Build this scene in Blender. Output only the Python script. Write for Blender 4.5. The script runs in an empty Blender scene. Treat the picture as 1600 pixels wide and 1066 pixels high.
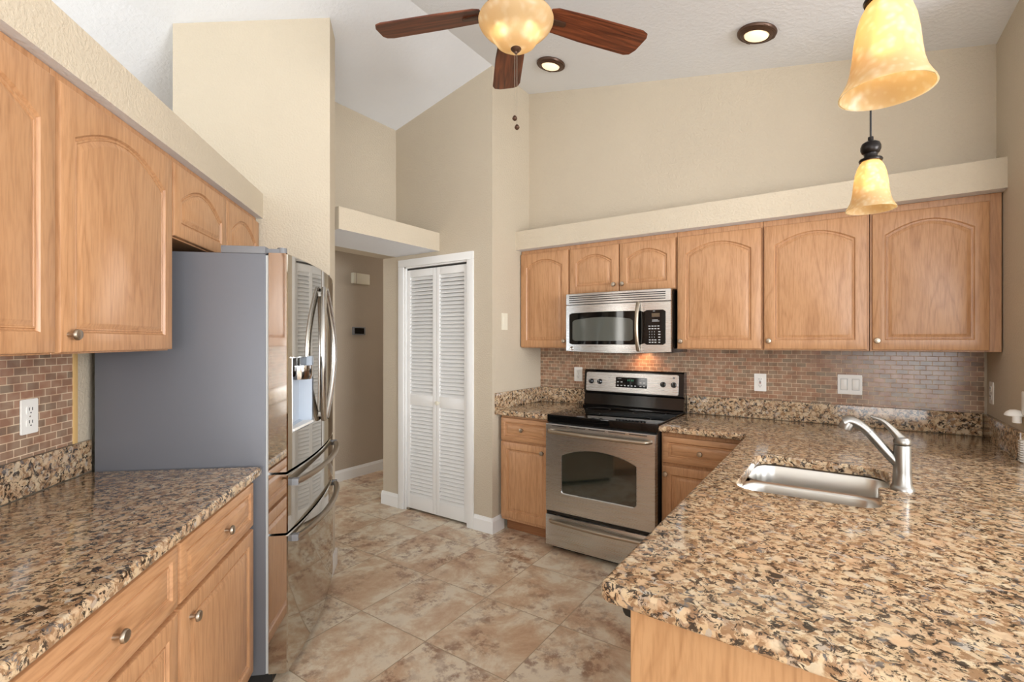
import bpy, bmesh, math, random
from math import sin, cos, pi, radians as R
from mathutils import Vector, Matrix
random.seed(7)
S = bpy.context.scene
COL = S.collection

# ------------------------------------------------------------------ camera
cam_d = bpy.data.cameras.new('camera'); cam = bpy.data.objects.new('camera', cam_d); COL.objects.link(cam)
cam_d.sensor_width = 36; cam_d.lens = 755 * 36 / 1600; cam_d.clip_start = 0.02
cam.location = (0, 0, 1.4226); cam.rotation_euler = (R(90), 0, R(34.28))
S.camera = cam

# ------------------------------------------------------------------ view + world
S.view_settings.view_transform = 'Standard'; S.view_settings.look = 'None'
S.view_settings.exposure = 0.0; S.view_settings.gamma = 1; S.view_settings.use_curve_mapping = False
W = bpy.data.worlds.new('daylight'); S.world = W; W.use_nodes = True
bg = W.node_tree.nodes['Background']; bg.inputs[0].default_value = (0.93, 0.97, 1.0, 1); bg.inputs[1].default_value = 2.5

LIGHTS = []
def lamp(name, kind, loc, energy, color=(1, .82, .6), radius=.03, parent=None, rot=None, **kw):
    d = bpy.data.lights.new(name, kind); d.energy = energy; d.color = color
    if kind != 'AREA': d.shadow_soft_size = radius
    for k, v in kw.items(): setattr(d, k, v)
    o = bpy.data.objects.new(name, d); COL.objects.link(o); o.location = loc
    if rot: o.rotation_euler = rot
    if parent: o.parent = parent
    return o

# daylight of the dining room's big windows behind the camera and to its right
lamp('window_daylight', 'AREA', (0.9, -3.4, 1.3), 130, (.97, .98, 1), size=3.6, size_y=2.2, shape='RECTANGLE', rot=(R(113), 0, R(12)))
lamp('side_window_daylight', 'AREA', (3.1, 0.9, 1.6), 195, (.95, .97, 1), size=2.0, size_y=1.5, shape='RECTANGLE', rot=(R(108), 0, R(90)))

lamp('left_fill_light', 'AREA', (-5.9, -1.2, 1.5), 140, (.84, .92, 1), size=2.6, size_y=1.8, shape='RECTANGLE', rot=(R(116), 0, R(-90)))  # added bluish fill from the left to lift the right ceiling slope
# added fill lamp, out of view, that brightens the hall wall
lamp('hall_fill_light', 'POINT', (-3.76, 5.0, 2.25), 22, (1, .9, .78), .08)

# ------------------------------------------------------------------ materials
def mat(name):
    m = bpy.data.materials.new(name); m.use_nodes = True
    nt = m.node_tree; return m, nt, nt.nodes['Principled BSDF']
def nd(nt, t, **kw):
    n = nt.nodes.new(t)
    for k, v in kw.items():
        if k in n.inputs.keys() if isinstance(k, str) else False: n.inputs[k].default_value = v
        else: setattr(n, k, v)
    return n
def srgb(r, g, b):
    f = lambda c: (c/255/12.92) if c/255 <= .04045 else ((c/255+.055)/1.055)**2.4
    return (f(r), f(g), f(b), 1)
def simple(name, c, rough=.5, metal=0, coat=0, bump=None, emis=None):
    m, nt, p = mat(name)
    p.inputs['Base Color'].default_value = c; p.inputs['Roughness'].default_value = rough
    p.inputs['Metallic'].default_value = metal; p.inputs['Coat Weight'].default_value = coat
    n = nd(nt, 'ShaderNodeTexNoise'); n.inputs['Scale'].default_value = 30
    tc = nd(nt, 'ShaderNodeTexCoord'); nt.links.new(tc.outputs['Object'], n.inputs['Vector'])
    if bump:
        n.inputs['Scale'].default_value = bump[0]; n.inputs['Detail'].default_value = 3
        b = nd(nt, 'ShaderNodeBump'); b.inputs['Strength'].default_value = bump[1]; b.inputs['Distance'].default_value = bump[2]
        nt.links.new(n.outputs['Fac'], b.inputs['Height']); nt.links.new(b.outputs['Normal'], p.inputs['Normal'])
    else:
        mr = nd(nt, 'ShaderNodeMapRange'); mr.inputs['To Min'].default_value = rough*.92; mr.inputs['To Max'].default_value = min(1, rough*1.08)
        nt.links.new(n.outputs['Fac'], mr.inputs['Value']); nt.links.new(mr.outputs['Result'], p.inputs['Roughness'])
    if emis: p.inputs['Emission Color'].default_value = emis[0]; p.inputs['Emission Strength'].default_value = emis[1]
    return m
def ramp(nt, stops, interp='LINEAR'):
    r = nd(nt, 'ShaderNodeValToRGB'); e = r.color_ramp.elements; r.color_ramp.interpolation = interp
    while len(e) > 1: e.remove(e[-1])
    e[0].position, e[0].color = stops[0]
    for p_, c in stops[1:]:
        x = e.new(p_); x.color = c
    return r
def coords(nt, scale=(1, 1, 1), rand=False):
    tc = nd(nt, 'ShaderNodeTexCoord'); mp = nd(nt, 'ShaderNodeMapping'); mp.inputs['Scale'].default_value = scale
    nt.links.new(tc.outputs['Object'], mp.inputs['Vector'])
    if rand:
        oi = nd(nt, 'ShaderNodeObjectInfo'); ml = nd(nt, 'ShaderNodeVectorMath', operation='SCALE')
        cb = nd(nt, 'ShaderNodeCombineXYZ')
        for i in range(3): nt.links.new(oi.outputs['Random'], cb.inputs[i])
        ml.inputs['Scale'].default_value = 17
        nt.links.new(cb.outputs[0], ml.inputs[0]); nt.links.new(ml.outputs[0], mp.inputs['Location'])
    return mp
def mix(nt, a, b, fac, blend='MIX'):
    m = nd(nt, 'ShaderNodeMix', data_type='RGBA', blend_type=blend)
    for s_, v in ((m.inputs[6], a), (m.inputs[7], b), (m.inputs[0], fac)):
        if hasattr(v, 'default_value') or hasattr(v, 'links'): nt.links.new(v, s_)
        else: s_.default_value = v
    return m.outputs[2]

def wall_mat(name, c, scale=90, st=.35):
    m, nt, p = mat(name); mp = coords(nt)
    n = nd(nt, 'ShaderNodeTexNoise'); n.inputs['Scale'].default_value = scale; n.inputs['Detail'].default_value = 4
    n2 = nd(nt, 'ShaderNodeTexNoise'); n2.inputs['Scale'].default_value = 2.5
    nt.links.new(mp.outputs[0], n.inputs['Vector']); nt.links.new(mp.outputs[0], n2.inputs['Vector'])
    r = ramp(nt, [(.3, tuple(x*.965 for x in c[:3])+(1,)), (.7, c)]); nt.links.new(n2.outputs['Fac'], r.inputs[0])
    nt.links.new(r.outputs[0], p.inputs['Base Color'])
    r2 = ramp(nt, [(.42, (0, 0, 0, 1)), (.6, (1, 1, 1, 1))]); nt.links.new(n.outputs['Fac'], r2.inputs[0])
    b = nd(nt, 'ShaderNodeBump'); b.inputs['Strength'].default_value = st; b.inputs['Distance'].default_value = .002
    nt.links.new(r2.outputs[0], b.inputs['Height']); nt.links.new(b.outputs['Normal'], p.inputs['Normal'])
    p.inputs['Roughness'].default_value = .75
    return m
M = {}
M['wall'] = wall_mat('beige_orange_peel_paint', srgb(197, 184, 163), 90, .55)
M['wall_light'] = wall_mat('light_cream_paint', srgb(205, 192, 170), 90, .55)
M['hall'] = wall_mat('hall_taupe_paint', srgb(180, 166, 148))
M['ceiling'] = wall_mat('white_knockdown_ceiling', srgb(234, 237, 241), 45, .35)
M['white'] = simple('white_semi_gloss_paint', srgb(236, 235, 232), .35)
M['plastic'] = simple('white_plastic', srgb(238, 236, 230), .3)
M['ivory'] = simple('ivory_plastic', srgb(225, 219, 200), .4)
M['slot'] = simple('dark_slot', srgb(50, 48, 46), .6)
M['black'] = simple('black_enamel', (.004, .004, .004, 1), .12)
M['black_glass'] = simple('black_ceramic_glass', (.003, .003, .003, 1), .05); M['black_glass'].node_tree.nodes['Principled BSDF'].inputs['Specular IOR Level'].default_value = .3
M['black_matte'] = simple('black_plastic', (.01, .01, .01, 1), .5)
M['nickel'] = simple('brushed_nickel', srgb(176, 164, 148), .32, 1)
M['faucet'] = simple('satin_nickel_faucet', srgb(150, 147, 142), .33, 1)
M['handle_steel'] = simple('satin_handle_steel', srgb(205, 205, 202), .24, 1)
M['chrome'] = simple('bright_chrome', srgb(205, 205, 205), .12, 1)
M['bronze'] = simple('oil_rubbed_bronze', srgb(84, 60, 46), .4, .5)
M['dark_bronze'] = simple('dark_bronze', srgb(34, 30, 28), .3, .7)
M['fridge_side'] = simple('grey_textured_steel', srgb(110, 112, 118), .42, .25, bump=(500, .15, .0004))
M['cap'] = simple('grey_plastic', srgb(120, 121, 124), .45)
M['label'] = simple('printed_grey', srgb(190, 190, 190), .5)
M['green'] = simple('green_display', srgb(20, 45, 30), .2, emis=((.05, .5, .25, 1), .25))
M['mwscreen'] = simple('dim_display', srgb(95, 80, 62), .3)
M['gasket'] = simple('pale_gasket', srgb(190, 192, 190), .5)
M['brass'] = simple('raw_wood_trim', srgb(206, 170, 112), .5)
M['disp'] = simple('pale_blue_plastic', srgb(176, 186, 198), .3)

def steel(name, c, axis, rough=.26, bump=.08):
    m, nt, p = mat(name); sc = [6, 6, 6]; sc[axis] = 900 if axis != 0 else 6
    sc = {'h': (3, 3, 700), 'v': (700, 700, 3)}[('v' if axis == 0 else 'h')]
    mp = coords(nt, sc); n = nd(nt, 'ShaderNodeTexNoise'); n.inputs['Detail'].default_value = 2; n.inputs['Scale'].default_value = 1
    nt.links.new(mp.outputs[0], n.inputs['Vector'])
    mr = nd(nt, 'ShaderNodeMapRange'); mr.inputs['To Min'].default_value = rough*.85; mr.inputs['To Max'].default_value = rough*1.2
    nt.links.new(n.outputs['Fac'], mr.inputs['Value']); nt.links.new(mr.outputs[0], p.inputs['Roughness'])
    b = nd(nt, 'ShaderNodeBump'); b.inputs['Strength'].default_value = bump; b.inputs['Distance'].default_value = .0006
    nt.links.new(n.outputs['Fac'], b.inputs['Height']); nt.links.new(b.outputs['Normal'], p.inputs['Normal'])
    p.inputs['Base Color'].default_value = c; p.inputs['Metallic'].default_value = 1
    return m
M['steel'] = steel('brushed_stainless_steel', srgb(206, 207, 207), 1, .27, .04)
M['steel_fridge'] = steel('polished_stainless_steel', srgb(196, 191, 183), 1, .045, .0)
M['steel_sink'] = steel('satin_sink_steel', srgb(205, 203, 198), 1, .3)

def oak(name, vertical=True, tint=(1, 1, 1)):
    m, nt, p = mat(name)
    long = 1.0; cross = 11.0
    sc = (cross, cross, long) if vertical else (long, cross, cross)
    mp = coords(nt, sc, rand=True)
    # slow warped cathedral figure
    w = nd(nt, 'ShaderNodeTexNoise'); w.inputs['Scale'].default_value = .9; w.inputs['Detail'].default_value = 2; w.inputs['Distortion'].default_value = .6
    nt.links.new(mp.outputs[0], w.inputs['Vector'])
    mul = nd(nt, 'ShaderNodeMath', operation='MULTIPLY'); mul.inputs[1].default_value = 7
    fr = nd(nt, 'ShaderNodeMath', operation='PINGPONG'); fr.inputs[1].default_value = .5
    nt.links.new(w.outputs['Fac'], mul.inputs[0]); nt.links.new(mul.outputs[0], fr.inputs[0])
    # fine pores
    f = nd(nt, 'ShaderNodeTexNoise'); f.inputs['Scale'].default_value = 14; f.inputs['Detail'].default_value = 5
    nt.links.new(mp.outputs[0], f.inputs['Vector'])
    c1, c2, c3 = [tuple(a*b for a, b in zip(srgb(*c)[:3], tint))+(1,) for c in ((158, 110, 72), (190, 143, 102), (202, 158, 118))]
    r = ramp(nt, [(0, c1), (.16, c2), (1, c3)]); nt.links.new(fr.outputs[0], r.inputs[0])
    r2 = ramp(nt, [(.36, (.74, .68, .62, 1)), (.56, (1, 1, 1, 1))]); nt.links.new(f.outputs['Fac'], r2.inputs[0])
    base = mix(nt, c2, r.outputs[0], .42)
    out = mix(nt, base, r2.outputs[0], .55, 'MULTIPLY')
    nt.links.new(out, p.inputs['Base Color']); p.inputs['Roughness'].default_value = .36
    b = nd(nt, 'ShaderNodeBump'); b.inputs['Strength'].default_value = .12; b.inputs['Distance'].default_value = .0006
    nt.links.new(f.outputs['Fac'], b.inputs['Height']); nt.links.new(b.outputs['Normal'], p.inputs['Normal'])
    return m
M['oak_v'] = oak('golden_oak_vertical_grain', True)
M['oak_h'] = oak('golden_oak_horizontal_grain', False)
M['oak_pale'] = oak('pale_oak_panel', True, (.93, .98, .95))
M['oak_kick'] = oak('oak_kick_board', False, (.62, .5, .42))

def fanwood():
    m, nt, p = mat('dark_walnut_fan_blade'); mp = coords(nt, (1.2, 22, 22), rand=True)
    n = nd(nt, 'ShaderNodeTexNoise'); n.inputs['Scale'].default_value = 3; n.inputs['Detail'].default_value = 5; n.inputs['Distortion'].default_value = .8
    nt.links.new(mp.outputs[0], n.inputs['Vector'])
    r = ramp(nt, [(.3, srgb(58, 26, 14)), (.5, srgb(98, 50, 28)), (.72, srgb(132, 72, 42))]); nt.links.new(n.outputs['Fac'], r.inputs[0])
    nt.links.new(r.outputs[0], p.inputs['Base Color']); p.inputs['Roughness'].default_value = .4
    return m
M['blade'] = fanwood()

def granite():
    m, nt, p = mat('speckled_gold_granite'); mp = coords(nt)
    L = nt.links.new
    def noise(scale, detail, rough=.5, off=(0, 0, 0), dist=0):
        a = nd(nt, 'ShaderNodeVectorMath', operation='ADD'); a.inputs[1].default_value = off; L(mp.outputs[0], a.inputs[0])
        n = nd(nt, 'ShaderNodeTexNoise'); n.inputs['Scale'].default_value = scale; n.inputs['Detail'].default_value = detail
        n.inputs['Roughness'].default_value = rough; n.inputs['Distortion'].default_value = dist; L(a.outputs[0], n.inputs['Vector']); return n
    warp = noise(45, 3)
    add = nd(nt, 'ShaderNodeVectorMath', operation='MULTIPLY_ADD'); add.inputs[1].default_value = (.028, .028, .028)
    L(warp.outputs['Color'], add.inputs[0]); L(mp.outputs[0], add.inputs[2])
    v = nd(nt, 'ShaderNodeTexVoronoi'); v.inputs['Scale'].default_value = 60; L(add.outputs[0], v.inputs['Vector'])
    sep = nd(nt, 'ShaderNodeSeparateColor'); L(v.outputs['Color'], sep.inputs[0])
    body = ramp(nt, [(0, srgb(184, 155, 120)), (.3, srgb(206, 182, 148)), (.5, srgb(188, 154, 120)), (.7, srgb(210, 192, 162)), (.88, srgb(170, 138, 106)), (1, srgb(182, 174, 162))])
    L(sep.outputs[0], body.inputs[0])
    # large pale crystals
    v2 = nd(nt, 'ShaderNodeTexVoronoi'); v2.inputs['Scale'].default_value = 19; L(add.outputs[0], v2.inputs['Vector'])
    big = ramp(nt, [(.22, (1, 1, 1, 1)), (.34, (0, 0, 0, 1))]); L(v2.outputs['Distance'], big.inputs[0])
    s2 = nd(nt, 'ShaderNodeSeparateColor'); L(v2.outputs['Color'], s2.inputs[0])
    th = nd(nt, 'ShaderNodeMath', operation='GREATER_THAN'); th.inputs[1].default_value = .55; L(s2.outputs[0], th.inputs[0])
    bm_ = nd(nt, 'ShaderNodeMath', operation='MULTIPLY'); L(big.outputs[0], bm_.inputs[0]); L(th.outputs[0], bm_.inputs[1])
    pc = ramp(nt, [(0, srgb(206, 168, 130)), (1, srgb(208, 194, 168))]); L(s2.outputs[1], pc.inputs[0])
    # brown mottling, then near-black flecks in it
    n1 = noise(50, 5, .62, (3, 1, 2), .5)
    br = ramp(nt, [(.495, (0, 0, 0, 1)), (.57, (.88, .88, .88, 1))]); L(n1.outputs['Fac'], br.inputs[0])
    c = mix(nt, body.outputs[0], srgb(138, 104, 74), br.outputs[0])
    n2 = noise(56, 6, .68, (7, 5, 1), .9)
    dk = ramp(nt, [(.522, (0, 0, 0, 1)), (.56, (.95, .95, .95, 1))]); L(n2.outputs['Fac'], dk.inputs[0])
    n3 = noise(30, 2, .5, (1, 9, 4))
    dc = ramp(nt, [(.34, srgb(104, 102, 102)), (.43, srgb(62, 52, 44)), (.6, srgb(30, 26, 24))]); L(n3.outputs['Fac'], dc.inputs[0])
    c = mix(nt, c, dc.outputs[0], dk.outputs[0])
    inv = nd(nt, 'ShaderNodeMath', operation='MULTIPLY'); inv.inputs[1].default_value = .85; L(bm_.outputs[0], inv.inputs[0])
    c = mix(nt, c, pc.outputs[0], inv.outputs[0])
    L(c, p.inputs['Base Color']); p.inputs['Roughness'].default_value = .10
    return m
M['granite'] = granite()

def mosaic():
    m, nt, p = mat('brown_brick_mosaic_tile'); L = nt.links.new
    tc = nd(nt, 'ShaderNodeTexCoord'); sp = nd(nt, 'ShaderNodeSeparateXYZ'); cb = nd(nt, 'ShaderNodeCombineXYZ')
    L(tc.outputs['Object'], sp.inputs[0]); L(sp.outputs[0], cb.inputs[0]); L(sp.outputs[2], cb.inputs[1])
    def brick(c1, c2, mo, bias):
        b = nd(nt, 'ShaderNodeTexBrick'); b.offset = .5
        b.inputs['Scale'].default_value = 1; b.inputs['Brick Width'].default_value = .0525; b.inputs['Row Height'].default_value = .0262
        b.inputs['Mortar Size'].default_value = .0017; b.inputs['Mortar Smooth'].default_value = .1; b.inputs['Bias'].default_value = bias
        b.inputs['Color1'].default_value = c1; b.inputs['Color2'].default_value = c2; b.inputs['Mortar'].default_value = mo
        L(cb.outputs[0], b.inputs['Vector']); return b
    b = brick(srgb(172, 134, 108), srgb(140, 122, 102), srgb(216, 194, 166), 0)
    w = nd(nt, 'ShaderNodeTexNoise'); w.inputs['Scale'].default_value = 22; w.inputs['Detail'].default_value = 1; L(tc.outputs['Object'], w.inputs['Vector'])
    r = ramp(nt, [(.35, srgb(214, 190, 178)), (.6, srgb(255, 255, 255))]); L(w.outputs['Fac'], r.inputs[0])
    L(mix(nt, b.outputs['Color'], r.outputs[0], .7, 'MULTIPLY'), p.inputs['Base Color'])
    bp = nd(nt, 'ShaderNodeBump', invert=True); bp.inputs['Strength'].default_value = .7; bp.inputs['Distance'].default_value = .0015
    L(b.outputs['Fac'], bp.inputs['Height']); L(bp.outputs[0], p.inputs['Normal'])
    mr = nd(nt, 'ShaderNodeMapRange'); mr.inputs['To Min'].default_value = .22; mr.inputs['To Max'].default_value = .8
    L(b.outputs['Fac'], mr.inputs['Value']); L(mr.outputs[0], p.inputs['Roughness'])
    return m
M['mosaic'] = mosaic()

def floor_mat():
    m, nt, p = mat('travertine_look_floor_tile'); L = nt.links.new
    tc = nd(nt, 'ShaderNodeTexCoord'); mp = nd(nt, 'ShaderNodeMapping'); mp.inputs['Location'].default_value = (1.165, -2.133, 0)
    L(tc.outputs['Object'], mp.inputs['Vector'])
    b = nd(nt, 'ShaderNodeTexBrick'); b.offset = 0; b.squash = 1
    b.inputs['Scale'].default_value = 1; b.inputs['Brick Width'].default_value = .4625; b.inputs['Row Height'].default_value = .475
    b.inputs['Mortar Size'].default_value = .0028; b.inputs['Mortar Smooth'].default_value = .3
    L(mp.outputs[0], b.inputs['Vector'])
    # id of the tile -> its own marbling
    dv = nd(nt, 'ShaderNodeVectorMath', operation='DIVIDE'); dv.inputs[1].default_value = (.4625, .475, 1); L(mp.outputs[0], dv.inputs[0])
    fl = nd(nt, 'ShaderNodeVectorMath', operation='FLOOR'); L(dv.outputs[0], fl.inputs[0])
    wn = nd(nt, 'ShaderNodeTexWhiteNoise', noise_dimensions='2D'); L(fl.outputs[0], wn.inputs['Vector'])
    ad = nd(nt, 'ShaderNodeVectorMath', operation='MULTIPLY_ADD'); ad.inputs[1].default_value = (30, 30, 30); L(wn.outputs['Color'], ad.inputs[0]); L(mp.outputs[0], ad.inputs[2])
    n = nd(nt, 'ShaderNodeTexNoise'); n.inputs['Scale'].default_value = 3.8; n.inputs['Detail'].default_value = 12; n.inputs['Roughness'].default_value = .70; n.inputs['Distortion'].default_value = .35
    L(ad.outputs[0], n.inputs['Vector'])
    r = ramp(nt, [(.30, srgb(186, 148, 120)), (.42, srgb(206, 176, 146)), (.49, srgb(216, 194, 166)), (.56, srgb(230, 218, 196)), (.75, srgb(226, 215, 196))]); L(n.outputs['Fac'], r.inputs[0])
    n2 = nd(nt, 'ShaderNodeTexNoise'); n2.inputs['Scale'].default_value = 16; n2.inputs['Detail'].default_value = 6; n2.inputs['Roughness'].default_value = .7; L(ad.outputs[0], n2.inputs['Vector'])
    n3 = nd(nt, 'ShaderNodeTexNoise'); n3.inputs['Scale'].default_value = 4.2; n3.inputs['Detail'].default_value = 2; L(ad.outputs[0], n3.inputs['Vector'])
    s1 = ramp(nt, [(.47, (0, 0, 0, 1)), (.60, (1, 1, 1, 1))]); L(n2.outputs['Fac'], s1.inputs[0])
    s2 = ramp(nt, [(.44, (0, 0, 0, 1)), (.62, (1, 1, 1, 1))]); L(n3.outputs['Fac'], s2.inputs[0])
    mu = nd(nt, 'ShaderNodeMath', operation='MULTIPLY'); L(s1.outputs[0], mu.inputs[0]); L(s2.outputs[0], mu.inputs[1])
    mu2 = nd(nt, 'ShaderNodeMath', operation='MULTIPLY'); mu2.inputs[1].default_value = .75; L(mu.outputs[0], mu2.inputs[0])
    c = mix(nt, r.outputs[0], srgb(136, 96, 74), mu2.outputs[0])
    c = mix(nt, c, srgb(176, 156, 130), b.outputs['Fac'])
    L(c, p.inputs['Base Color']); p.inputs['Roughness'].default_value = .36
    bp = nd(nt, 'ShaderNodeBump', invert=True); bp.inputs['Strength'].default_value = .6; bp.inputs['Distance'].default_value = .002
    L(b.outputs['Fac'], bp.inputs['Height']); L(bp.outputs[0], p.inputs['Normal'])
    return m
M['floor'] = floor_mat()

def alabaster(name, col, cell, fac=.45, clear=.30):
    m, nt, p = mat(name); L = nt.links.new; mp = coords(nt)
    v = nd(nt, 'ShaderNodeTexVoronoi', feature='SMOOTH_F1'); v.inputs['Scale'].default_value = cell; L(mp.outputs[0], v.inputs['Vector'])
    n = nd(nt, 'ShaderNodeTexNoise'); n.inputs['Scale'].default_value = 18; n.inputs['Detail'].default_value = 4; L(mp.outputs[0], n.inputs['Vector'])
    ad = nd(nt, 'ShaderNodeMath', operation='ADD'); L(v.outputs['Distance'], ad.inputs[0]); L(n.outputs['Fac'], ad.inputs[1])
    r = ramp(nt, [(.5, tuple(x for x in col[:3])+(1,)), (1.2 if False else .95, (col[0]*.90, col[1]*.80, col[2]*.62, 1))]); L(ad.outputs[0], r.inputs[0])
    t = nd(nt, 'ShaderNodeBsdfTranslucent'); L(r.outputs[0], t.inputs['Color'])
    L(r.outputs[0], p.inputs['Base Color']); p.inputs['Roughness'].default_value = .25
    ms = nd(nt, 'ShaderNodeMixShader'); ms.inputs[0].default_value = fac
    rf = nd(nt, 'ShaderNodeBsdfRefraction'); rf.inputs['IOR'].default_value = 1.25; rf.inputs['Roughness'].default_value = .45; L(r.outputs[0], rf.inputs['Color'])
    m2 = nd(nt, 'ShaderNodeMixShader'); m2.inputs[0].default_value = clear
    out = nt.nodes['Material Output']; L(p.outputs[0], ms.inputs[1]); L(t.outputs[0], ms.inputs[2]); L(ms.outputs[0], m2.inputs[1]); L(rf.outputs[0], m2.inputs[2]); L(m2.outputs[0], out.inputs['Surface'])
    return m
M['shade'] = alabaster('amber_alabaster_glass', (.90, .79, .58, 1), 70)
M['bowl'] = alabaster('tea_stained_glass', (.90, .81, .64, 1), 25)
M['bulb'] = simple('lit_bulb', (1, 1, 1, 1), .5, emis=((1, .88, .70, 1), 11))
M['lens'] = simple('lit_amber_lens', (1, .9, .7, 1), .4, emis=((1, .78, .48, 1), .95))
def oven_glass():
    m = simple('smoked_oven_glass', (.012, .016, .012, 1), .05); m.node_tree.nodes['Principled BSDF'].inputs['IOR'].default_value = 2.1; return m
M['oven_glass'] = oven_glass()

# ------------------------------------------------------------------ mesh helpers
class MB:
    def __init__(s): s.bm = bmesh.new()
    def box(s, x0, y0, z0, x1, y1, z1, bev=0, seg=2, mtx=None):
        b = bmesh.new(); bmesh.ops.create_cube(b, size=1)
        for v in b.verts: v.co = Vector(((x0+x1)/2+v.co.x*abs(x1-x0), (y0+y1)/2+v.co.y*abs(y1-y0), (z0+z1)/2+v.co.z*abs(z1-z0)))
        if bev: bmesh.ops.bevel(b, geom=b.edges[:], offset=bev, segments=seg, affect='EDGES', profile=.6)
        if mtx: b.transform(mtx)
        s.merge(b); return s
    def merge(s, b):
        me = bpy.data.meshes.new('t'); b.to_mesh(me); s.bm.from_mesh(me); bpy.data.meshes.remove(me); b.free()
    def lathe(s, prof, seg=32, mtx=None, thick=None):
        b = bmesh.new(); rings = []
        for r, z in prof:
            if r < 1e-6: rings.append([b.verts.new((0, 0, z))])
            else: rings.append([b.verts.new((r*cos(2*pi*i/seg), r*sin(2*pi*i/seg), z)) for i in range(seg)])
        for a, c in zip(rings, rings[1:]):
            for i in range(seg):
                j = (i+1) % seg
                if len(a) == 1 and len(c) == 1: continue
                if len(a) == 1: b.faces.new((a[0], c[j], c[i]))
                elif len(c) == 1: b.faces.new((a[i], a[j], c[0]))
                else: b.faces.new((a[i], a[j], c[j], c[i]))
        bmesh.ops.recalc_face_normals(b, faces=b.faces[:])
        if mtx: b.transform(mtx)
        s.merge(b); return s
    def tube(s, pts, r, seg=12, flat=None, cap=True):
        b = bmesh.new(); pts = [Vector(p) for p in pts]; n = len(pts)
        rs = r if isinstance(r, (list, tuple)) else [r]*n
        rings = []; up = Vector((0, 0, 1)); prev = None
        for i, p in enumerate(pts):
            t = (pts[min(i+1, n-1)]-pts[max(i-1, 0)]).normalized()
            if prev is None:
                a = up if abs(t.dot(up)) < .95 else Vector((1, 0, 0)); u = (a-t*a.dot(t)).normalized()
            else: u = (prev-t*prev.dot(t)).normalized()
            prev = u; w = t.cross(u); fl = flat or 1
            rings.append([b.verts.new(p+u*rs[i]*cos(2*pi*k/seg)+w*rs[i]*fl*sin(2*pi*k/seg)) for k in range(seg)])
        for a, c in zip(rings, rings[1:]):
            for k in range(seg): b.faces.new((a[k], a[(k+1) % seg], c[(k+1) % seg], c[k]))
        if cap: b.faces.new(rings[0][::-1]); b.faces.new(rings[-1])
        bmesh.ops.recalc_face_normals(b, faces=b.faces[:])
        s.merge(b); return s
    def loft(s, rings, closed=True, cap0=False, cap1=False):
        b = bmesh.new(); vr = [[b.verts.new(p) for p in r] for r in rings]
        for a, c in zip(vr, vr[1:]):
            m = len(a)
            for i in range(m if closed else m-1): b.faces.new((a[i], a[(i+1) % m], c[(i+1) % m], c[i]))
        if cap0: b.faces.new(vr[0][::-1])
        if cap1: b.faces.new(vr[-1])
        bmesh.ops.recalc_face_normals(b, faces=b.faces[:])
        s.merge(b); return s
    def prism(s, poly, a, b_, axis='z', bev=0):
        b = bmesh.new()
        f = {'z': lambda p, q: (p[0], p[1], q), 'y': lambda p, q: (p[0], q, p[1]), 'x': lambda p, q: (q, p[0], p[1])}[axis]
        v0 = [b.verts.new(f(p, a)) for p in poly]; v1 = [b.verts.new(f(p, b_)) for p in poly]; n = len(poly)
        b.faces.new(v0); b.faces.new(v1[::-1])
        for i in range(n): b.faces.new((v0[i], v0[(i+1) % n], v1[(i+1) % n], v1[i]))
        bmesh.ops.recalc_face_normals(b, faces=b.faces[:])
        if bev: bmesh.ops.bevel(b, geom=[e for e in b.edges if e.calc_face_angle(0) > .6], offset=bev, segments=2, affect='EDGES')
        s.merge(b); return s
    def build(s, name, m, parent=None, smooth=35, loc=None, rot=None):
        me = bpy.data.meshes.new(name); s.bm.to_mesh(me); s.bm.free()
        me.shade_smooth(); me.set_sharp_from_angle(angle=R(smooth))
        me.materials.append(m)
        o = bpy.data.objects.new(name, me); COL.objects.link(o)
        if parent: o.parent = parent
        if loc: o.location = loc
        if rot: o.rotation_euler = rot
        return o
def each(name, m, parent, boxes, xf=None, bev=0):
    for bx_ in boxes:
        q = MB().box(*bx_, bev)
        if xf: q.bm.transform(xf)
        q.build(name, M[m], parent)
def tag(o, label, cat, group=None, kind=None):
    o['label'] = label; o['category'] = cat
    if group: o['group'] = group
    if kind: o['kind'] = kind
    return o
def thing(name, label, cat, loc=(0, 0, 0), rot=0, group=None):
    o = bpy.data.objects.new(name, None); COL.objects.link(o); o.location = loc; o.rotation_euler = (0, 0, rot)
    o.empty_display_size = .1
    return tag(o, label, cat, group)
def struct(o): o['kind'] = 'structure'; return o

BA = R(44.64)                                     # the left run stands 44.64 deg to the back wall
DV = Vector((-sin(BA), cos(BA), 0)); NV = Vector((cos(BA), sin(BA), 0))
LROT = R(134.64)                                  # local x = along the left run, local y = into its wall
def L_(s_, n_, z=0): v = DV*s_+NV*n_; return (v.x, v.y, z)
LO = L_(0, 0)                                     # local (s, -n, z) with rotation LROT
ROTX90 = Matrix.Rotation(R(90), 4, 'X')           # lathe axis z -> -y (towards the viewer)

# ------------------------------------------------------------------ room shell
XR, XL, YB = .643, -2.129, 3.562
SL, SR, HR = .2235, .1964, 3.4586
XF = -3.158
def ceil_z(x):
    if x > XL: return HR-SR*(x-XL)
    if x > XF: return HR-SL*(XL-x)
    return HR-SL*(XL-XF)-.42*(XF-x)
m = MB(); m.box(-6.2, -4.4, -.1, 3.3, 7.2, 0); struct(m.build('floor', M['floor']))
poly = [(x, ceil_z(x)) for x in (-6.2, XF, XL, 3.3)]
m = MB(); m.prism(poly+[(3.3, 3.9), (-6.2, 3.9)], -4.4, 7.2, 'y'); struct(m.build('ceiling', M['ceiling'], smooth=5))
m = MB(); m.box(XL-.1, YB, 0, XR+.1, YB+.1, 2.2); struct(m.build('wall_back', M['wall']))
m = MB(); m.box(XL-.1, 3.3728, 2.2, XR+.1, YB+.1, 3.6); struct(m.build('wall_back_upper', M['wall']))
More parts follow.
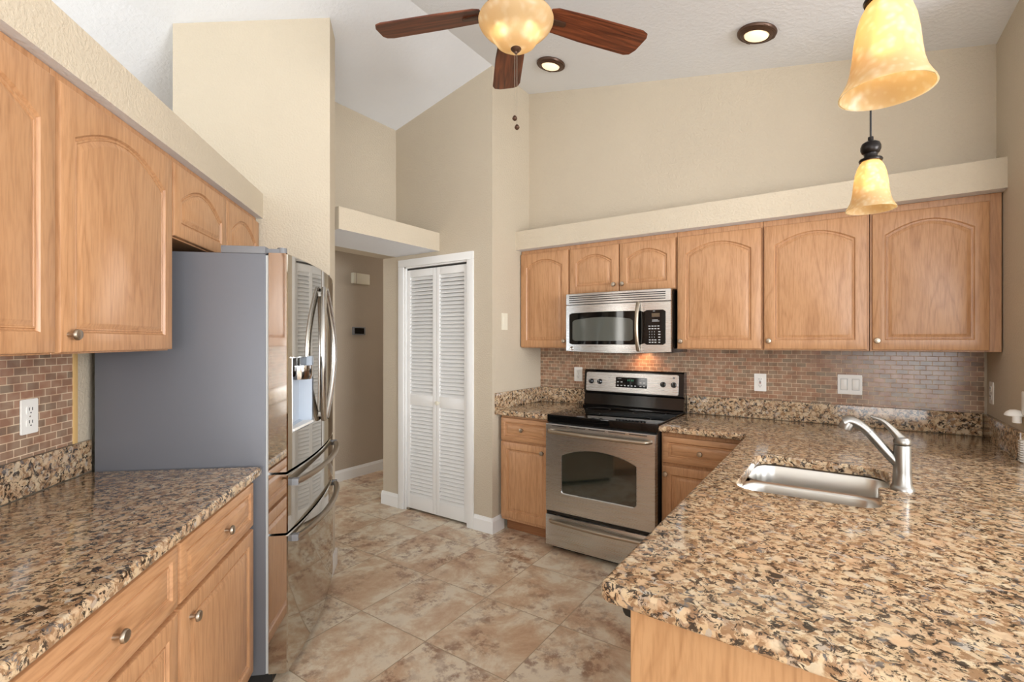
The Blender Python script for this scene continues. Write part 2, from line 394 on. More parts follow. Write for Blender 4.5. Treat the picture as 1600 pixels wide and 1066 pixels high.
m = MB(); m.box(XL, 3.1736, 2.141, XR, 3.3728, 2.286); m.box(XL, 3.372, 2.141, XR, 3.55, 2.2); struct(m.build('trim_1', M['wall_light']))
m = MB(); m.box(XL-.12, 2.98, 0, XL, 3.66, 3.6); struct(m.build('wall_return', M['wall']))
# closet wall with its door opening
CX0, CX1, CZ = -3.052, -2.362, 2.045
m = MB()
m.box(-3.32, 2.865, 0, CX0, 2.98, 3.6); m.box(CX1, 2.865, 0, XL, 2.98, 3.6); m.box(CX0, 2.865, CZ, CX1, 2.98, 3.6)
struct(m.build('wall_closet', M['wall']))
m = MB(); m.box(-3.2, 3.5, 0, XL-.12, 3.6, 2.3); m.box(-3.32, 2.98, 0, -3.2, 3.6, 2.3); m.box(-3.32, 2.98, 2.3, XL-.12, 3.6, 2.4); struct(m.build('wall_closet_inside', M['wall']))
m = MB(); m.box(XR, 2.72, 0, XR+.12, YB+.1, 3.4); struct(m.build('wall_right', M['wall']))
m = MB(); m.box(XR+.12, 3.0, 0, 3.3, 3.1, 3.4); struct(m.build('wall_dining_back', M['wall']))
# dining room far wall with a window opening
m = MB(); m.box(3.2, -.2, 0, 3.3, 3.1, .6); m.box(3.2, -.2, 2.2, 3.3, 3.1, 3); m.box(3.2, -.6, 0, 3.3, -.2, 3); m.box(3.2, 2.0, .6, 3.3, 3.1, 2.2)
struct(m.build('wall_dining_right', M['wall']))
# stub wall at the end of the fridge recess
m = MB(); m.box(3.054, .5545, 0, 3.222, 1.4056, 3.6); struct(m.build('wall_stub', M['wall_light'], loc=LO, rot=(0, 0, LROT)))
# left kitchen wall, low wall with the plant shelf
m = MB(); m.box(-1.6, 1.30, 0, 3.054, 1.42, 2.141); struct(m.build('wall_left', M['wall'], loc=LO, rot=(0, 0, LROT)))
m = MB(); m.box(-1.6, .9276, 2.141, 3.054, 2.1, 2.286); struct(m.build('trim_2', M['wall_light'], loc=LO, rot=(0, 0, LROT)))
# hall: header ledge, wall above the opening, far wall
m = MB(); m.box(XF, 1.93, 2.141, -2.6555, 2.865, 2.286); struct(m.build('trim_3', M['wall_light']))
m = MB(); m.box(-3.32, 1.6, 2.141, XF, 2.865, 3.5); struct(m.build('wall_over_hall', M['wall']))
m = MB(); m.box(-4.3, .6, 0, -4.2, 7.1, 2.9); struct(m.build('wall_hall', M['hall']))
m = MB(); m.box(-4.2, 2.4, 2.44, -3.32, 7.1, 2.5); struct(m.build('ceiling_hall', M['ceiling']))
m = MB(); m.box(-4.2, 6.9, 0, -3.2, 7.0, 2.5); m.box(-3.32, 3.6, 0, -3.2, 7, 2.5); struct(m.build('wall_hall_end', M['hall']))
m = MB(); m.box(-6.2, -4.4, 0, -6.1, 3, 3); struct(m.build('wall_far_left', M['wall']))

for o_ in [o for o in COL.objects if o.name in ('trim_1', 'trim_2', 'trim_3')]:
    o_.data.materials.append(M['ceiling'])
    for f_ in o_.data.polygons:
        if f_.normal.z < -.9: f_.material_index = 1

# baseboards
def bb(name, p0, p1, loc=None, rot=None, mater='white'):
    """run from p0 to p1 with the room on its right-hand side"""
    a = Vector(p0+(0,)); b = Vector(p1+(0,)); d = (b-a).normalized(); nrm = Vector((d.y, -d.x, 0))
    prof = [(0, 0), (.014, 0), (.014, .088), (.009, .097), (.006, .112), (0, .114)]
    m = MB(); m.loft([[a+nrm*q+Vector((0, 0, z)) for q, z in prof], [b+nrm*q+Vector((0, 0, z)) for q, z in prof]], cap0=True, cap1=True)
    return struct(m.build(name, M[mater], loc=loc, rot=rot, smooth=20))
bb('baseboard_closet_left', (-3.32, 2.865), (-3.118, 2.865))
bb('baseboard_closet_right', (-2.298, 2.865), (XL+.013, 2.865))
bb('baseboard_return', (XL, 2.852), (XL, 3.0))
bb('baseboard_hall', (-4.2, .9), (-4.2, 6.9))
bb('baseboard_hall_jamb', (-3.32, 3.0), (-3.32, 2.852))
bb('baseboard_stub', (3.24, .541), (3.054, .541), loc=LO, rot=(0, 0, LROT)) if False else None
m = MB(); m.box(3.054, .5405, 0, 3.236, .5545, .105, .004); m.box(3.222, .5545, 0, 3.236, .9, .105, .004); struct(m.build('baseboard_stub', M['white'], loc=LO, rot=(0, 0, LROT)))

# ------------------------------------------------------------------ louvred closet door
m = MB()
for x0, x1, z0, z1 in ((-3.116, CX0, 0, 2.045), (CX1, -2.300, 0, 2.045), (-3.116, -2.300, 2.045, 2.106)):
    m.box(x0, 2.849, z0, x1, 2.865, z1, .004)
m.box(CX0-.0, 2.865, 0, CX0+.012, 2.975, 2.045); m.box(CX1-.012, 2.865, 0, CX1, 2.975, 2.045); m.box(CX0, 2.865, 2.033, CX1, 2.975, 2.045)
struct(m.build('trim_4', M['white']))
door = struct(thing('door_1', 'x', 'x', (0, 0, 0)));
del door['label']; del door['category']
xm = -2.707
for k, (x0, x1) in enumerate(((CX0+.014, xm-.0015), (xm+.0015, CX1-.014))):
    m = MB(); y0, y1 = 2.880, 2.908; st = .036
    m.box(x0, y0, .018, x0+st, y1, 2.018, .003); m.box(x1-st, y0, .018, x1, y1, 2.018, .003)
    for z0, z1 in ((.018, .125), (.885, .972), (1.958, 2.018)): m.box(x0+st-.002, y0+.001, z0, x1-st+.002, y1-.001, z1, .002)
    pn = m.build('bifold_panel', M['white'], door)
    m = MB()
    for za, zb in ((.125, .885), (.972, 1.958)):
        n = int(round((zb-za)/.0305)); st_ = (zb-za)/n
        for i in range(n):
            zc = za+st_*(i+.5)
            mt = Matrix.Translation((0, (y0+y1)/2, zc)) @ Matrix.Rotation(R(52), 4, 'X')
            m.box(x0+st-.003, -.0185, -.003, x1-st+.003, .0185, .003, .0015, 1, mt)
    m.build('louvers', M['white'], pn)
m = MB(); m.lathe([(0, 0), (.008, 0), (.008, .012), (.014, .018), (.018, .026), (.015, .034), (0, .037)], 20, Matrix.Translation((-2.672, 2.880, .925)) @ ROTX90)
m.build('knob', M['ivory'], door)
m = MB(); m.box(CX0+.012, 2.885, 2.019, CX1-.012, 2.903, 2.032); m.build('track', M['slot'], door)
m = MB(); m.box(CX0+.016, 2.872, .001, CX0+.05, 2.9, .016, .002); m.build('pivot_bracket', M['nickel'], door)

# ------------------------------------------------------------------ cabinet doors
def arch_loop(x0, x1, z0, z1, rise, n=14):
    """closed loop, counter-clockwise seen from the front; its top edge is an arch of the given rise"""
    pts = [(x0+(x1-x0)*i/6, z0) for i in range(6)] + [(x1, z0+(z1-rise-z0)*i/6) for i in range(6)]
    for i in range(n+1):
        t = i/n; u = 2*t-1
        pts.append((x1+(x0-x1)*t, z1-rise+rise*(cos(u*1.15)-cos(1.15))/(1-cos(1.15)) if rise else z1))
    pts += [(x0, z1-rise-(z1-rise-z0)*i/6) for i in range(1, 6)]
    return pts
def front(w, h, rise=0, marg=.055, th=.019, mt=None):
    """a routed front, lower left corner at the origin, face at y=-th"""
    m = MB(); rings = []
    def ring(ins, y, arch=True, r=0):
        if arch: lp = arch_loop(ins, w-ins, ins, h-ins, r)
        else:
            ref = arch_loop(0, 1, 0, 1, 0); lp = []
            for (u, v) in ref: lp.append((ins+(w-2*ins)*u, ins+(h-2*ins)*v))
        return [(x, y, z) for x, z in lp]
    rings.append(ring(0, 0, False)); rings.append(ring(0, -th+.006, False)); rings.append(ring(.0018, -th+.002, False)); rings.append(ring(.006, -th, False))
    g = marg
    for ins, y in ((g-.002, -th), (g, -th+.002), (g+.003, -th+.0072), (g+.0065, -th+.0076), (g+.0085, -th+.0040), (g+.012, -th+.0042), (g+.0135, -th+.0066), (g+.0155, -th+.0062), (g+.026, -th+.0008), (g+.029, -th)):
        rings.append(ring(ins, y, True, rise))
    m.loft(rings, cap0=True, cap1=True)
    return m
def knob(parent, x, z, y=-.019, r=.0155):
    m = MB(); m.lathe([(0, 0), (.0065, 0), (.0055, .006), (.0055, .014), (.009, .017), (r, .020), (r, .024), (r*.85, .028), (r*.4, .0295), (0, .030)], 24, Matrix.Translation((x, y, z)) @ ROTX90)
    return m.build('knob', M['nickel'], parent)
def add_door(root, x0, x1, z0, z1, rise, kn=None, marg=.055, yf=0, mt='oak_v', name='door'):
    d = front(x1-x0, z1-z0, rise, marg).build(name, M[mt], root, smooth=28, loc=(x0, yf, z0))
    if kn: knob(d, kn[0]-x0, kn[1]-z0)
    return d
def upper(label, x0, x1, z0, z1, doors, loc, rot, depth=.32, yf=0, bottom=None):
    """doors: (x0, x1, z0, z1, rise, knob)"""
    r = thing('wall_cabinet', label, 'cabinet', loc, rot)
    m = MB(); fr = .0
    m.box(x0+.0015, yf, z0, x1-.0015, yf+depth, z1, .0012, 1)
    m.build('cabinet_body', M['oak_v'], r)
    for d in doors: add_door(r, *d, yf=yf-.0005)
    return r
# back wall run; local = world, face frame at y = 3.251
YU = 3.251; top = 2.140
upper('narrow oak wall cabinet at the left end of the back run, beside the microwave', -2.123, -1.688, 1.369, top,
      [(-2.119, -1.694, 1.374, 2.112, .055, (-1.722, 1.423))], (0, 0, 0), 0, .308, YU)
upper('short oak wall cabinet with two doors directly above the microwave', -1.688, -.897, 1.766, top,
      [(-1.682, -1.296, 1.771, 2.108, .052, (-1.326, 1.822)), (-1.289, -.904, 1.771, 2.108, .052, (-1.262, 1.822))], (0, 0, 0), 0, .308, YU)
upper('oak wall cabinet just right of the microwave, knob at its lower left', -.897, -.389, 1.369, top,
      [(-.891, -.398, 1.375, 2.105, .062, (-.865, 1.421))], (0, 0, 0), 0, .308, YU)
upper('oak wall cabinet second from the right wall, above the double rocker switch', -.389, .126, 1.369, top,
      [(-.382, .116, 1.375, 2.105, .064, (-.355, 1.423))], (0, 0, 0), 0, .308, YU)
upper('oak wall cabinet at the right end of the back run, against the right wall', .126, .640, 1.369, top,
      [(.137, .594, 1.375, 2.103, .064, (.158, 1.425))], (0, 0, 0), 0, .308, YU)
# left run: local x = s, y = -n
upper('oak wall cabinet cut off by the left edge of the picture, over the left counter', .86, 1.462, 1.387, top,
      [(.868, 1.454, 1.391, 2.112, .075, None)], LO, LROT, .34, .962)
upper('tall oak wall cabinet with a round knob, over the left counter next to the fridge', 1.462, 2.055, 1.387, top,
      [(1.470, 2.049, 1.391, 2.112, .075, (1.497, 1.440))], LO, LROT, .34, .962)
upper('short oak wall cabinet with two doors above the refrigerator', 2.055, 3.040, 1.824, top,
      [(2.062, 2.560, 1.829, 2.112, .075, None), (2.568, 3.032, 1.829, 2.112, .075, None)], LO, LROT, .34, .962)

# ------------------------------------------------------------------ base cabinets
def base(label, x0, x1, yf, loc, rot, drawer, doors, depth=.6, open_top=False, z1=.876):
    r = thing('base_cabinet', label, 'cabinet', loc, rot)
    m = MB()
    if open_top:
        for b_ in ((x0+.001, yf, x1-.001, yf+.018), (x0+.001, yf+.018, x0+.019, yf+depth), (x1-.019, yf+.018, x1-.001, yf+depth)): m.box(b_[0], b_[1], .095, b_[2], b_[3], z1)
        m.box(x0+.019, yf+.018, .095, x1-.019, yf+depth, .115)
    else: m.box(x0+.001, yf, .095, x1-.001, yf+depth, z1, .001, 1)
    m.build('cabinet_body', M['oak_v'], r)
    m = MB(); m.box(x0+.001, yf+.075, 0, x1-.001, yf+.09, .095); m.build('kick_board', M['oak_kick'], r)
    for d in drawer: add_door(r, *d[:4], 0, d[4], marg=.034, yf=yf-.0005, mt='oak_h', name='drawer')
    for d in doors: add_door(r, *d[:4], 0, d[4], marg=.052, yf=yf-.0005)
    return r
base('oak base cabinet with drawer and door left of the range', -2.105, -1.674, 2.948, (0, 0, 0), 0,
     [(-2.098, -1.680, .690, .856, (-1.905, .778))], [(-2.098, -1.680, .118, .678, (-1.733, .634))], .59)
base('oak base cabinet right of the range, partly behind the peninsula', -.906, -.385, 2.948, (0, 0, 0), 0,
     [(-.895, -.395, .690, .848, (-.675, .768))], [(-.895, -.395, .112, .672, (-.872, .625))], .59)
base('oak base cabinet under the left counter, next to the refrigerator', 1.500, 2.108, .692, LO, LROT,
     [(1.508, 2.100, .681, .853, (1.815, .770))], [(1.508, 2.100, .092, .666, (1.562, .615))], .59)
base('oak base cabinet under the left counter, nearest the camera', .895, 1.500, .692, LO, LROT,
     [(.905, 1.494, .681, .853, (1.205, .770))], [(.905, 1.196, .092, .666, (.95, .615)), (1.202, 1.494, .092, .666, (1.24, .615))], .59)
# peninsula: kitchen side faces -X (local x = -Y, local y = +X)
PR = R(-90)
base('oak sink base cabinet with two doors under the peninsula sink', -2.55, -1.66, -.362, (0, 0, 0), PR,
     [(-2.54, -1.67, .690, .853, None)], [(-2.54, -2.11, .112, .678, (-2.15, .62)), (-2.10, -1.67, .112, .678, (-2.06, .62))], .62, True)
# end panel and back of the peninsula
pe = thing('peninsula_end_panel', 'flat pale oak panel closing the near end of the peninsula', 'panel')
m = MB(); m.box(-.362, .968, 0, .50, .990, .876, .001, 1); m.build('panel', M['oak_pale'], pe)
m = MB(); m.box(.478, .992, 0, .50, 2.70, .876, .001, 1); tag(m.build('peninsula_back_panel', M['oak_pale']), 'oak back panel of the peninsula on the dining side', 'panel')
# dishwasher
dw = thing('dishwasher', 'black dishwasher under the peninsula, only its edge showing by the pale end panel', 'dishwasher')
m = MB(); m.box(-.355, .995, .02, .22, 1.60, .872); m.build('tub', M['black_matte'], dw)
m = MB(); m.box(-.366, .995, .10, -.355, 1.595, .828, .003); m.build('door', M['black'], dw)
m = MB(); m.prism([(-.355, .872), (-.392, .868), (-.391, .862), (-.386, .842), (-.381, .836), (-.355, .832)], .990, 1.597, 'y'); m.build('control_panel', M['black'], dw)

# ------------------------------------------------------------------ counters
def offset(poly, d):
    """inward offset of a counter-clockwise polygon"""
    n = len(poly); out = []
    for i in range(n):
        a, b, c = Vector(poly[i-1]), Vector(poly[i]), Vector(poly[(i+1) % n])
        d1 = (b-a).normalized(); d2 = (c-b).normalized()
        n1 = Vector((-d1.y, d1.x)); n2 = Vector((-d2.y, d2.x)); k = 1+n1.dot(n2)
        out.append(tuple(b+(n1+n2)/max(k, .3)*d))
    return out
def rounded(x0, y0, x1, y1, r, seg=6):
    pts = []
    rr = r if isinstance(r, (list, tuple)) else [r]*4
    for (cx, cy, a0), q in zip(((x1-rr[0], y0+rr[0], -90), (x1-rr[1], y1-rr[1], 0), (x0+rr[2], y1-rr[2], 90), (x0+rr[3], y0+rr[3], 180)), rr):
        for i in range(seg+1):
            a = R(a0+90*i/seg); pts.append((cx+q*cos(a), cy+q*sin(a)))
    return pts
def slab(outer, hole, zt, th, r=.012):
    m = MB(); b = bmesh.new()
    prof = [(r, 0)] + [(r-r*sin(R(a)), -r+r*cos(R(a))) for a in (20, 45, 70)] + [(0, -r)]
    prof += [(0, -th+r*.6), (r*.25, -th+r*.2), (r*.7, -th)]
    rings = [[b.verts.new((x, y, zt+dz)) for x, y in offset(outer, ins)] for ins, dz in prof]
    for a, c in zip(rings, rings[1:]):
        for i in range(len(a)): b.faces.new((a[i], a[(i+1) % len(a)], c[(i+1) % len(a)], c[i]))
    def cap(ring, hr):
        eds = [b.edges.get((ring[i], ring[(i+1) % len(ring)])) for i in range(len(ring))]
        if hr: eds += [b.edges.get((hr[i], hr[(i+1) % len(hr)])) for i in range(len(hr))]
        bmesh.ops.triangle_fill(b, edges=eds, use_beauty=True)
    if hole:
        h = [[b.verts.new((x, y, zt+dz)) for x, y in offset(hole, ins)] for ins, dz in ((-.003, 0), (0, -.003), (0, -th))]
        for a, c in zip(h, h[1:]):
            for i in range(len(a)): b.faces.new((a[i], a[(i+1) % len(a)], c[(i+1) % len(a)], c[i]))
        cap(rings[0], h[0]); cap(rings[-1], h[-1])
    else: cap(rings[0], None); cap(rings[-1], None)
    bmesh.ops.recalc_face_normals(b, faces=b.faces[:]); m.merge(b); return m
CT = .914
o = slab([(-2.129, 2.893), (-1.674, 2.893), (-1.674, 3.541), (-2.129, 3.541)], None, CT, .038, .010).build('countertop', M['granite'])
tag(o, 'small granite countertop left of the range', 'countertop')
# sink hole outline
hole = [(-.25, 1.822), (.055, 1.822)]
def arc(cx, cy, r, a0, a1, n=6): return [(cx+r*cos(R(a0+(a1-a0)*i/n)), cy+r*sin(R(a0+(a1-a0)*i/n))) for i in range(n+1)]
hole = arc(.035, 1.892, .07, -90, 0) + arc(.127, 2.095, .022, 180, 90, 4)[0:4] + [(.140, 2.122)] + arc(.073, 2.347, .075, 0, 90) + arc(-.235, 2.347, .075, 90, 180) + arc(-.240, 1.892, .07, 180, 270)
outer = [(-.425+.03, .945), (-.05, .925), (.35, .915), (.98, .915), (.98, 2.70), (XR-.003, 2.70), (XR-.003, 3.541), (-.907, 3.541), (-.907, 2.893), (-.450, 2.893)] + arc(-.450, 2.868, .025, 90, 0, 4)[1:] + arc(-.395, .975, .03, 180, 270, 5)
outer = arc(-.395, .970, .03, 180, 262, 5) + [(-.05, .928), (.35, .920), (.98, .920), (.98, 2.70), (XR-.003, 2.70), (XR-.003, 3.541), (-.907, 3.541), (-.907, 2.893), (-.452, 2.893)] + arc(-.450, 2.868, .025, 90, 0, 4)[1:]
o = slab(outer, hole, CT, .038, .012).build('countertop', M['granite'])
tag(o, 'large L-shaped granite countertop with the sink, peninsula and back wall', 'countertop')
o = slab([(-1.4, -1.298), (-1.4, -.648), (2.112, -.648), (2.140, -1.298)][::-1], None, CT, .038, .012)
# left counter in its local frame: x = s, y = -n
o.bm.free()
o = slab([(-1.4, .648), (2.112, .648), (2.148, 1.282), (-1.4, 1.282)], None, CT, .038, .012).build('countertop', M['granite'], loc=LO, rot=(0, 0, LROT))
tag(o, 'granite countertop along the left wall, ending at the refrigerator', 'countertop')
# granite splashes
def splash(label, x0, y0, x1, y1, z0, z1, loc=None, rot=None):
    m = MB(); m.box(x0, y0, z0, x1, y1, z1, .0025); return tag(m.build('granite_upstand', M['granite'], loc=loc, rot=rot), label, 'backsplash')
splash('granite upstand behind the small counter left of the range', XL+.021, 3.541, -1.674, YB-.001, CT, 1.035)
splash('short granite side upstand on the wall left of the small counter', XL+.001, 2.893, XL+.021, 3.541, CT, 1.035)
splash('long granite upstand along the back wall right of the range', -.907, 3.541, XR-.021, YB-.001, CT, 1.035)
splash('dark polished granite side upstand against the right wall', XR-.021, 2.90, XR-.001, 3.541, CT, 1.035)
splash('granite upstand along the left wall below the mosaic', -1.4, 1.282, 2.165, 1.299, CT+.0005, 1.035, LO, (0, 0, LROT))
# mosaic
def tiles(label, x0, y0, x1, y1, z0, z1, loc=None, rot=None):
    m = MB(); m.box(x0, y0, z0, x1, y1, z1); return tag(m.build('mosaic_backsplash', M['mosaic'], loc=loc, rot=rot), label, 'backsplash')
tiles('brown brick mosaic backsplash behind the range and sink', XL+.002, YB-.007, XR-.012, YB-.0005, 1.036, 1.368)
tiles('brown brick mosaic backsplash on the left wall beside the refrigerator', -1.4, 1.293, 2.075, 1.2995, 1.036, 1.386, LO, (0, 0, LROT))
m = MB(); m.box(2.076, 1.289, 1.036, 2.098, 1.2995, 1.386, .002)
tag(m.build('edge_strip', M['brass'], loc=LO, rot=(0, 0, LROT)), 'thin raw wood strip finishing the left mosaic near the refrigerator', 'trim')

# ------------------------------------------------------------------ outlets and switches
def outlet(label, loc, rot, w=.072, h=.115, red=False, kind='outlet'):
    r = thing('wall_outlet' if kind == 'outlet' else 'light_switch', label, 'outlet' if kind == 'outlet' else 'switch', loc, rot)
    m = MB(); m.prism(rounded(-w/2, -h/2, w/2, h/2, .004, 3), -.006, -.0005, 'y', .0015); m.build('plate', M['plastic'], r)
    if kind == 'outlet' and not red:
        for zc in (-.021, .021):
            m = MB(); m.prism(rounded(-.0165, zc-.0145, .0165, zc+.0145, .010, 4), -.0085, -.005, 'y'); f = m.build('receptacle', M['plastic'], r)
            m = MB()
            for x in (-.0065, .0065): m.box(x-.0012, -.0092, zc-.001, x+.0012, -.008, zc+.009)
            m.box(-.0025, -.0092, zc-.0105, .0025, -.008, zc-.0065); m.build('slots', M['slot'], f)
        m = MB(); m.lathe([(0, 0), (.003, 0), (.0026, .001), (0, .0014)], 12, Matrix.Translation((0, -.006, 0)) @ ROTX90); m.build('screw', M['nickel'], r)
    if red:
        m = MB(); m.box(-.0165, -.0085, -.034, .0165, -.005, .034, .001); f = m.build('receptacle', M['plastic'], r)
        for nm, mt, z0, z1 in (('test_button', 'slot', .001, .006), ('reset_button', 'redbtn', -.007, -.002)):
            m = MB(); m.box(-.006, -.0095, z0, .006, -.008, z1); m.build(nm, M[mt], f)
        m = MB()
        for zc in (-.021, .021):
            for x in (-.006, .006): m.box(x-.0012, -.0092, zc-.003, x+.0012, -.008, zc+.006)
            m.box(-.0025, -.0092, zc-.0105, .0025, -.008, zc-.0065)
        m.build('slots', M['slot'], f)
    return r
M['redbtn'] = simple('red_button', srgb(150, 60, 45), .5)
outlet('white outlet on the back mosaic left of the range', (-1.768, YB-.007, 1.153), 0)
outlet('white safety outlet with small buttons on the back mosaic right of the range', (-.442, YB-.007, 1.150), 0, red=True)
outlet('white outlet on the left mosaic beside the refrigerator', L_(1.868, -1.293, 1.172), LROT)
outlet('white outlet seen edge-on on the right wall in the corner', (XR, 3.45, 1.155), PR)
r = outlet('wide white double rocker switch on the back mosaic above the sink', (.042, YB-.007, 1.160), 0, .122, .118, kind='switch')
for x in (-.029, .029):
    m = MB(); m.box(x-.0185, -.0072, -.035, x+.0185, -.005, .035, .001); f = m.build('rocker_frame', M['gasket'], r)
    m = MB(); m.box(x-.0155, -.0092, -.032, x+.0155, -.006, .032, .0015); m.build('rocker', M['plastic'], f)
r = outlet('ivory switch plate on the wall between closet and cabinets', (XL, 3.018, 1.571), R(90), .078, .128, kind='switch')
r.children[0].data.materials[0] = M['ivory']
m = MB(); m.box(-.017, -.0085, -.034, .017, -.005, .034, .0015); m.build('rocker', M['ivory'], r)

# white fittings on the right wall at the frame edge
m = MB()
m.lathe([(0, .024), (.016, .021), (.028, .012), (.034, 0), (.032, -.004), (0, -.004)], 24, Matrix.Translation((XR-.030, 2.920, 1.106)))
m.lathe([(0, 0), (.015, 0), (.015, -.028), (0, -.030)], 18, Matrix.Translation((XR-.028, 2.898, 1.104)))
m.box(XR-.014, 2.865, 1.11, XR-.0005, 2.905, 1.21, .005)
tag(m.build('wall_hook', M['plastic']), 'white rounded plastic hook on the right wall at the picture edge', 'hook')
m = MB()
for i in range(9): m.box(XR-.026, 2.86, .918+i*.010, XR-.001, 2.896, .924+i*.010, .001)
m.box(XR-.018, 2.862, .9145, XR-.001, 2.894, 1.006)
tag(m.build('ribbed_vent', M['plastic']), 'small white ribbed vent at the end of the right granite upstand', 'vent')

# hall fittings
r = thing('door_chime', 'pale door chime box high on the hall wall', 'door chime', (-4.2, 3.30, 2.075), R(90))
m = MB(); m.box(-.105, -.045, -.055, .105, -.0005, .055, .006); m.build('cover', M['ivory'], r)
m = MB(); m.box(-.075, -.048, -.056, -.068, -.044, .056); m.build('groove', M['hall'], r)
r = thing('thermostat', 'small thermostat with black screen on the hall wall', 'thermostat', (-4.2, 3.29, 1.528), R(90))
m = MB(); m.box(-.078, -.02, -.042, .078, -.0005, .042, .004); m.build('housing', M['cap'], r)
m = MB(); m.box(-.060, -.0215, -.030, .060, -.0195, .030, .0005, 1); m.build('screen', M['black_glass'], r)

# ------------------------------------------------------------------ range
rg = thing('range', 'stainless steel electric range with black glass cooktop', 'stove', (-1.2905, 2.875, 0))
HW = .381
m = MB(); m.box(-HW+.004, .02, .03, HW-.004, .655, .868); m.build('body', M['black_matte'], rg)
m = MB(); m.box(-HW, 0.004, .868, HW, .60, .921, .007, 3); ck = m.build('cooktop', M['black_glass'], rg)
for x, y, q in ((-.19, .17, .115), (.19, .17, .09), (-.19, .43, .085), (.19, .43, .11)):
    m = MB(); m.lathe([(q, 0), (q+.0015, .0004), (q+.003, 0)], 48, Matrix.Translation((x, y, .921))); m.build('burner_ring', M['slot'], ck)
# oven door: steel slab with an arched window hole
def door_outline(w0, w1, z0, z1): return [(w0, z0), (w1, z0), (w1, z1), (w0, z1)]
def win_outline(x0, x1, z0, z1, rise, r=.02, n=12):
    pts = arc(x0+r, z0+r, r, 180, 270, 4)+arc(x1-r, z0+r, r, 270, 360, 4)
    zs = z1-rise
    pts += arc(x1-r*.6, zs-r*.6, r*.6, 0, 50, 3)
    for i in range(1, n):
        t = i/n; u = 2*t-1; x = x1-r*.25+(x0-x1+r*.5)*t; pts.append((x, zs+rise*(1-u*u)))
    pts += arc(x0+r*.6, zs-r*.6, r*.6, 130, 180, 3)
    return pts
def plate_with_hole(outl, hol, y0, y1, lip=.004):
    b = bmesh.new(); f = lambda p, y: b.verts.new((p[0], y, p[1]))
    oo = offset(outl, .004)
    A0 = [f(p, y0) for p in oo]; A1 = [f(p, y0+.004) for p in outl]; A2 = [f(p, y1) for p in outl]
    B0 = [f(p, y0) for p in offset(hol, -lip)]; B1 = [f(p, y0+.004) for p in hol]; B2 = [f(p, y1) for p in hol]
    for a, c in ((A0, A1), (A1, A2), (B0, B1), (B1, B2)):
        for i in range(len(a)): b.faces.new((a[i], a[(i+1) % len(a)], c[(i+1) % len(a)], c[i]))
    for ring, hr in ((A0, B0), (A2, B2)):
        bmesh.ops.triangle_fill(b, edges=[b.edges.get((q[i], q[(i+1) % len(q)])) for q in (ring, hr) for i in range(len(q))], use_beauty=True)
    bmesh.ops.recalc_face_normals(b, faces=b.faces[:])
    m = MB(); m.merge(b); return m
wo = win_outline(-.258, .258, .405, .712, .052)
od = plate_with_hole(door_outline(-HW+.003, HW-.003, .272, .862), wo, -.020, .018).build('oven_door', M['steel'], rg, smooth=25)
m = MB(); m.prism(offset(wo, -.001), -.012, -.006, 'y'); m.build('window', M['oven_glass'], od)
each('vent_slot', 'slot', od, [(-.330+i*.136, -.0206, .848, -.218+i*.136, -.018, .853) for i in range(5)])
def bar_handle(x0, x1, z, yb, out, r, mt, parent, bow=.012):
    pts = [(x0, yb, z), (x0+.006, yb-out*.6, z), (x0+.022, yb-out, z)]
    n = 12
    for i in range(n+1): t = i/n; pts.append((x0+.03+(x1-x0-.06)*t, yb-out-bow*sin(pi*t), z))
    pts += [(x1-.022, yb-out, z), (x1-.006, yb-out*.6, z), (x1, yb, z)]
    m = MB(); m.tube(pts, r, 12, flat=1.1); return m.build('handle', M[mt], parent)
bar_handle(-.345, .345, .815, -.018, .040, .013, 'nickel', od)
m = MB(); m.box(-HW+.004, -.006, .247, HW-.004, .02, .272); m.build('gap_trim', M['black'], rg)
m = MB(); m.box(-HW+.003, -.020, .038, HW-.003, .018, .247, .004); dr = m.build('storage_drawer', M['steel'], rg)
bar_handle(-.335, .335, .212, -.018, .032, .012, 'nickel', dr)
m = MB(); m.box(-HW+.02, .05, 0, HW-.02, .6, .055); m.build('plinth', M['black_matte'], rg)
# backguard (leans back a little)
m = MB(); m.prism([(.560, .905), (.668, .905), (.668, 1.190), (.655, 1.200), (.615, 1.200), (.600, 1.190), (.583, 1.030), (.600, 1.015), (.585, .935), (.560, .925)], -HW, HW, 'x'); bgd = m.build('backguard', M['black'], rg, smooth=20)
TILT = Matrix.Translation((0, .5925, 1.110)) @ Matrix.Rotation(R(-6), 4, 'X')
def on_panel(mb, name, mt, parent): mb.bm.transform(TILT); return mb.build(name, M[mt], parent)
m = MB(); m.prism(rounded(-.362, -.073, .346, .071, .012, 4), -.008, .006, 'y', .0015); cp = on_panel(m, 'control_panel', 'steel', bgd)
m = MB(); m.prism(rounded(-.118, -.036, .122, .040, .004, 3), -.0105, -.006, 'y'); dp = on_panel(m, 'display', 'black_glass', cp)
each('clock_digit', 'green', dp, [(x, -.0112, .012, x+.006, -.010, .025) for x in (-.026, -.014, .002, .014)], TILT)
each('button', 'label', dp, [(x-.007, -.0112, z-.0025, x+.007, -.010, z+.003) for x in (-.100, -.072, .075, .102) for z in (-.022, .004)], TILT)
each('button', 'label', dp, [(x-.006, -.0112, -.026, x+.006, -.010, -.018) for x in (-.045, -.018, .008, .035)], TILT)
each('caption', 'label', dp, [(x-.012, -.0112, .029, x+.014, -.010, .0305) for x in (-.090, .088)], TILT)
for x in (-.318, -.247, .238, .313):
    k = MB(); k.lathe([(0, 0), (.020, 0), (.020, .004), (.0175, .008), (.016, .020), (.012, .024), (0, .025)], 28, Matrix.Translation((x, -.007, .0)) @ ROTX90)
    k.box(x-.004, -.037, -.016, x+.004, -.028, .016, .002); kk = on_panel(k, 'burner_knob', 'black', cp)
    k = MB(); k.box(x-.0008, -.0378, .004, x+.0008, -.0366, .016); on_panel(k, 'pointer', 'label', kk)
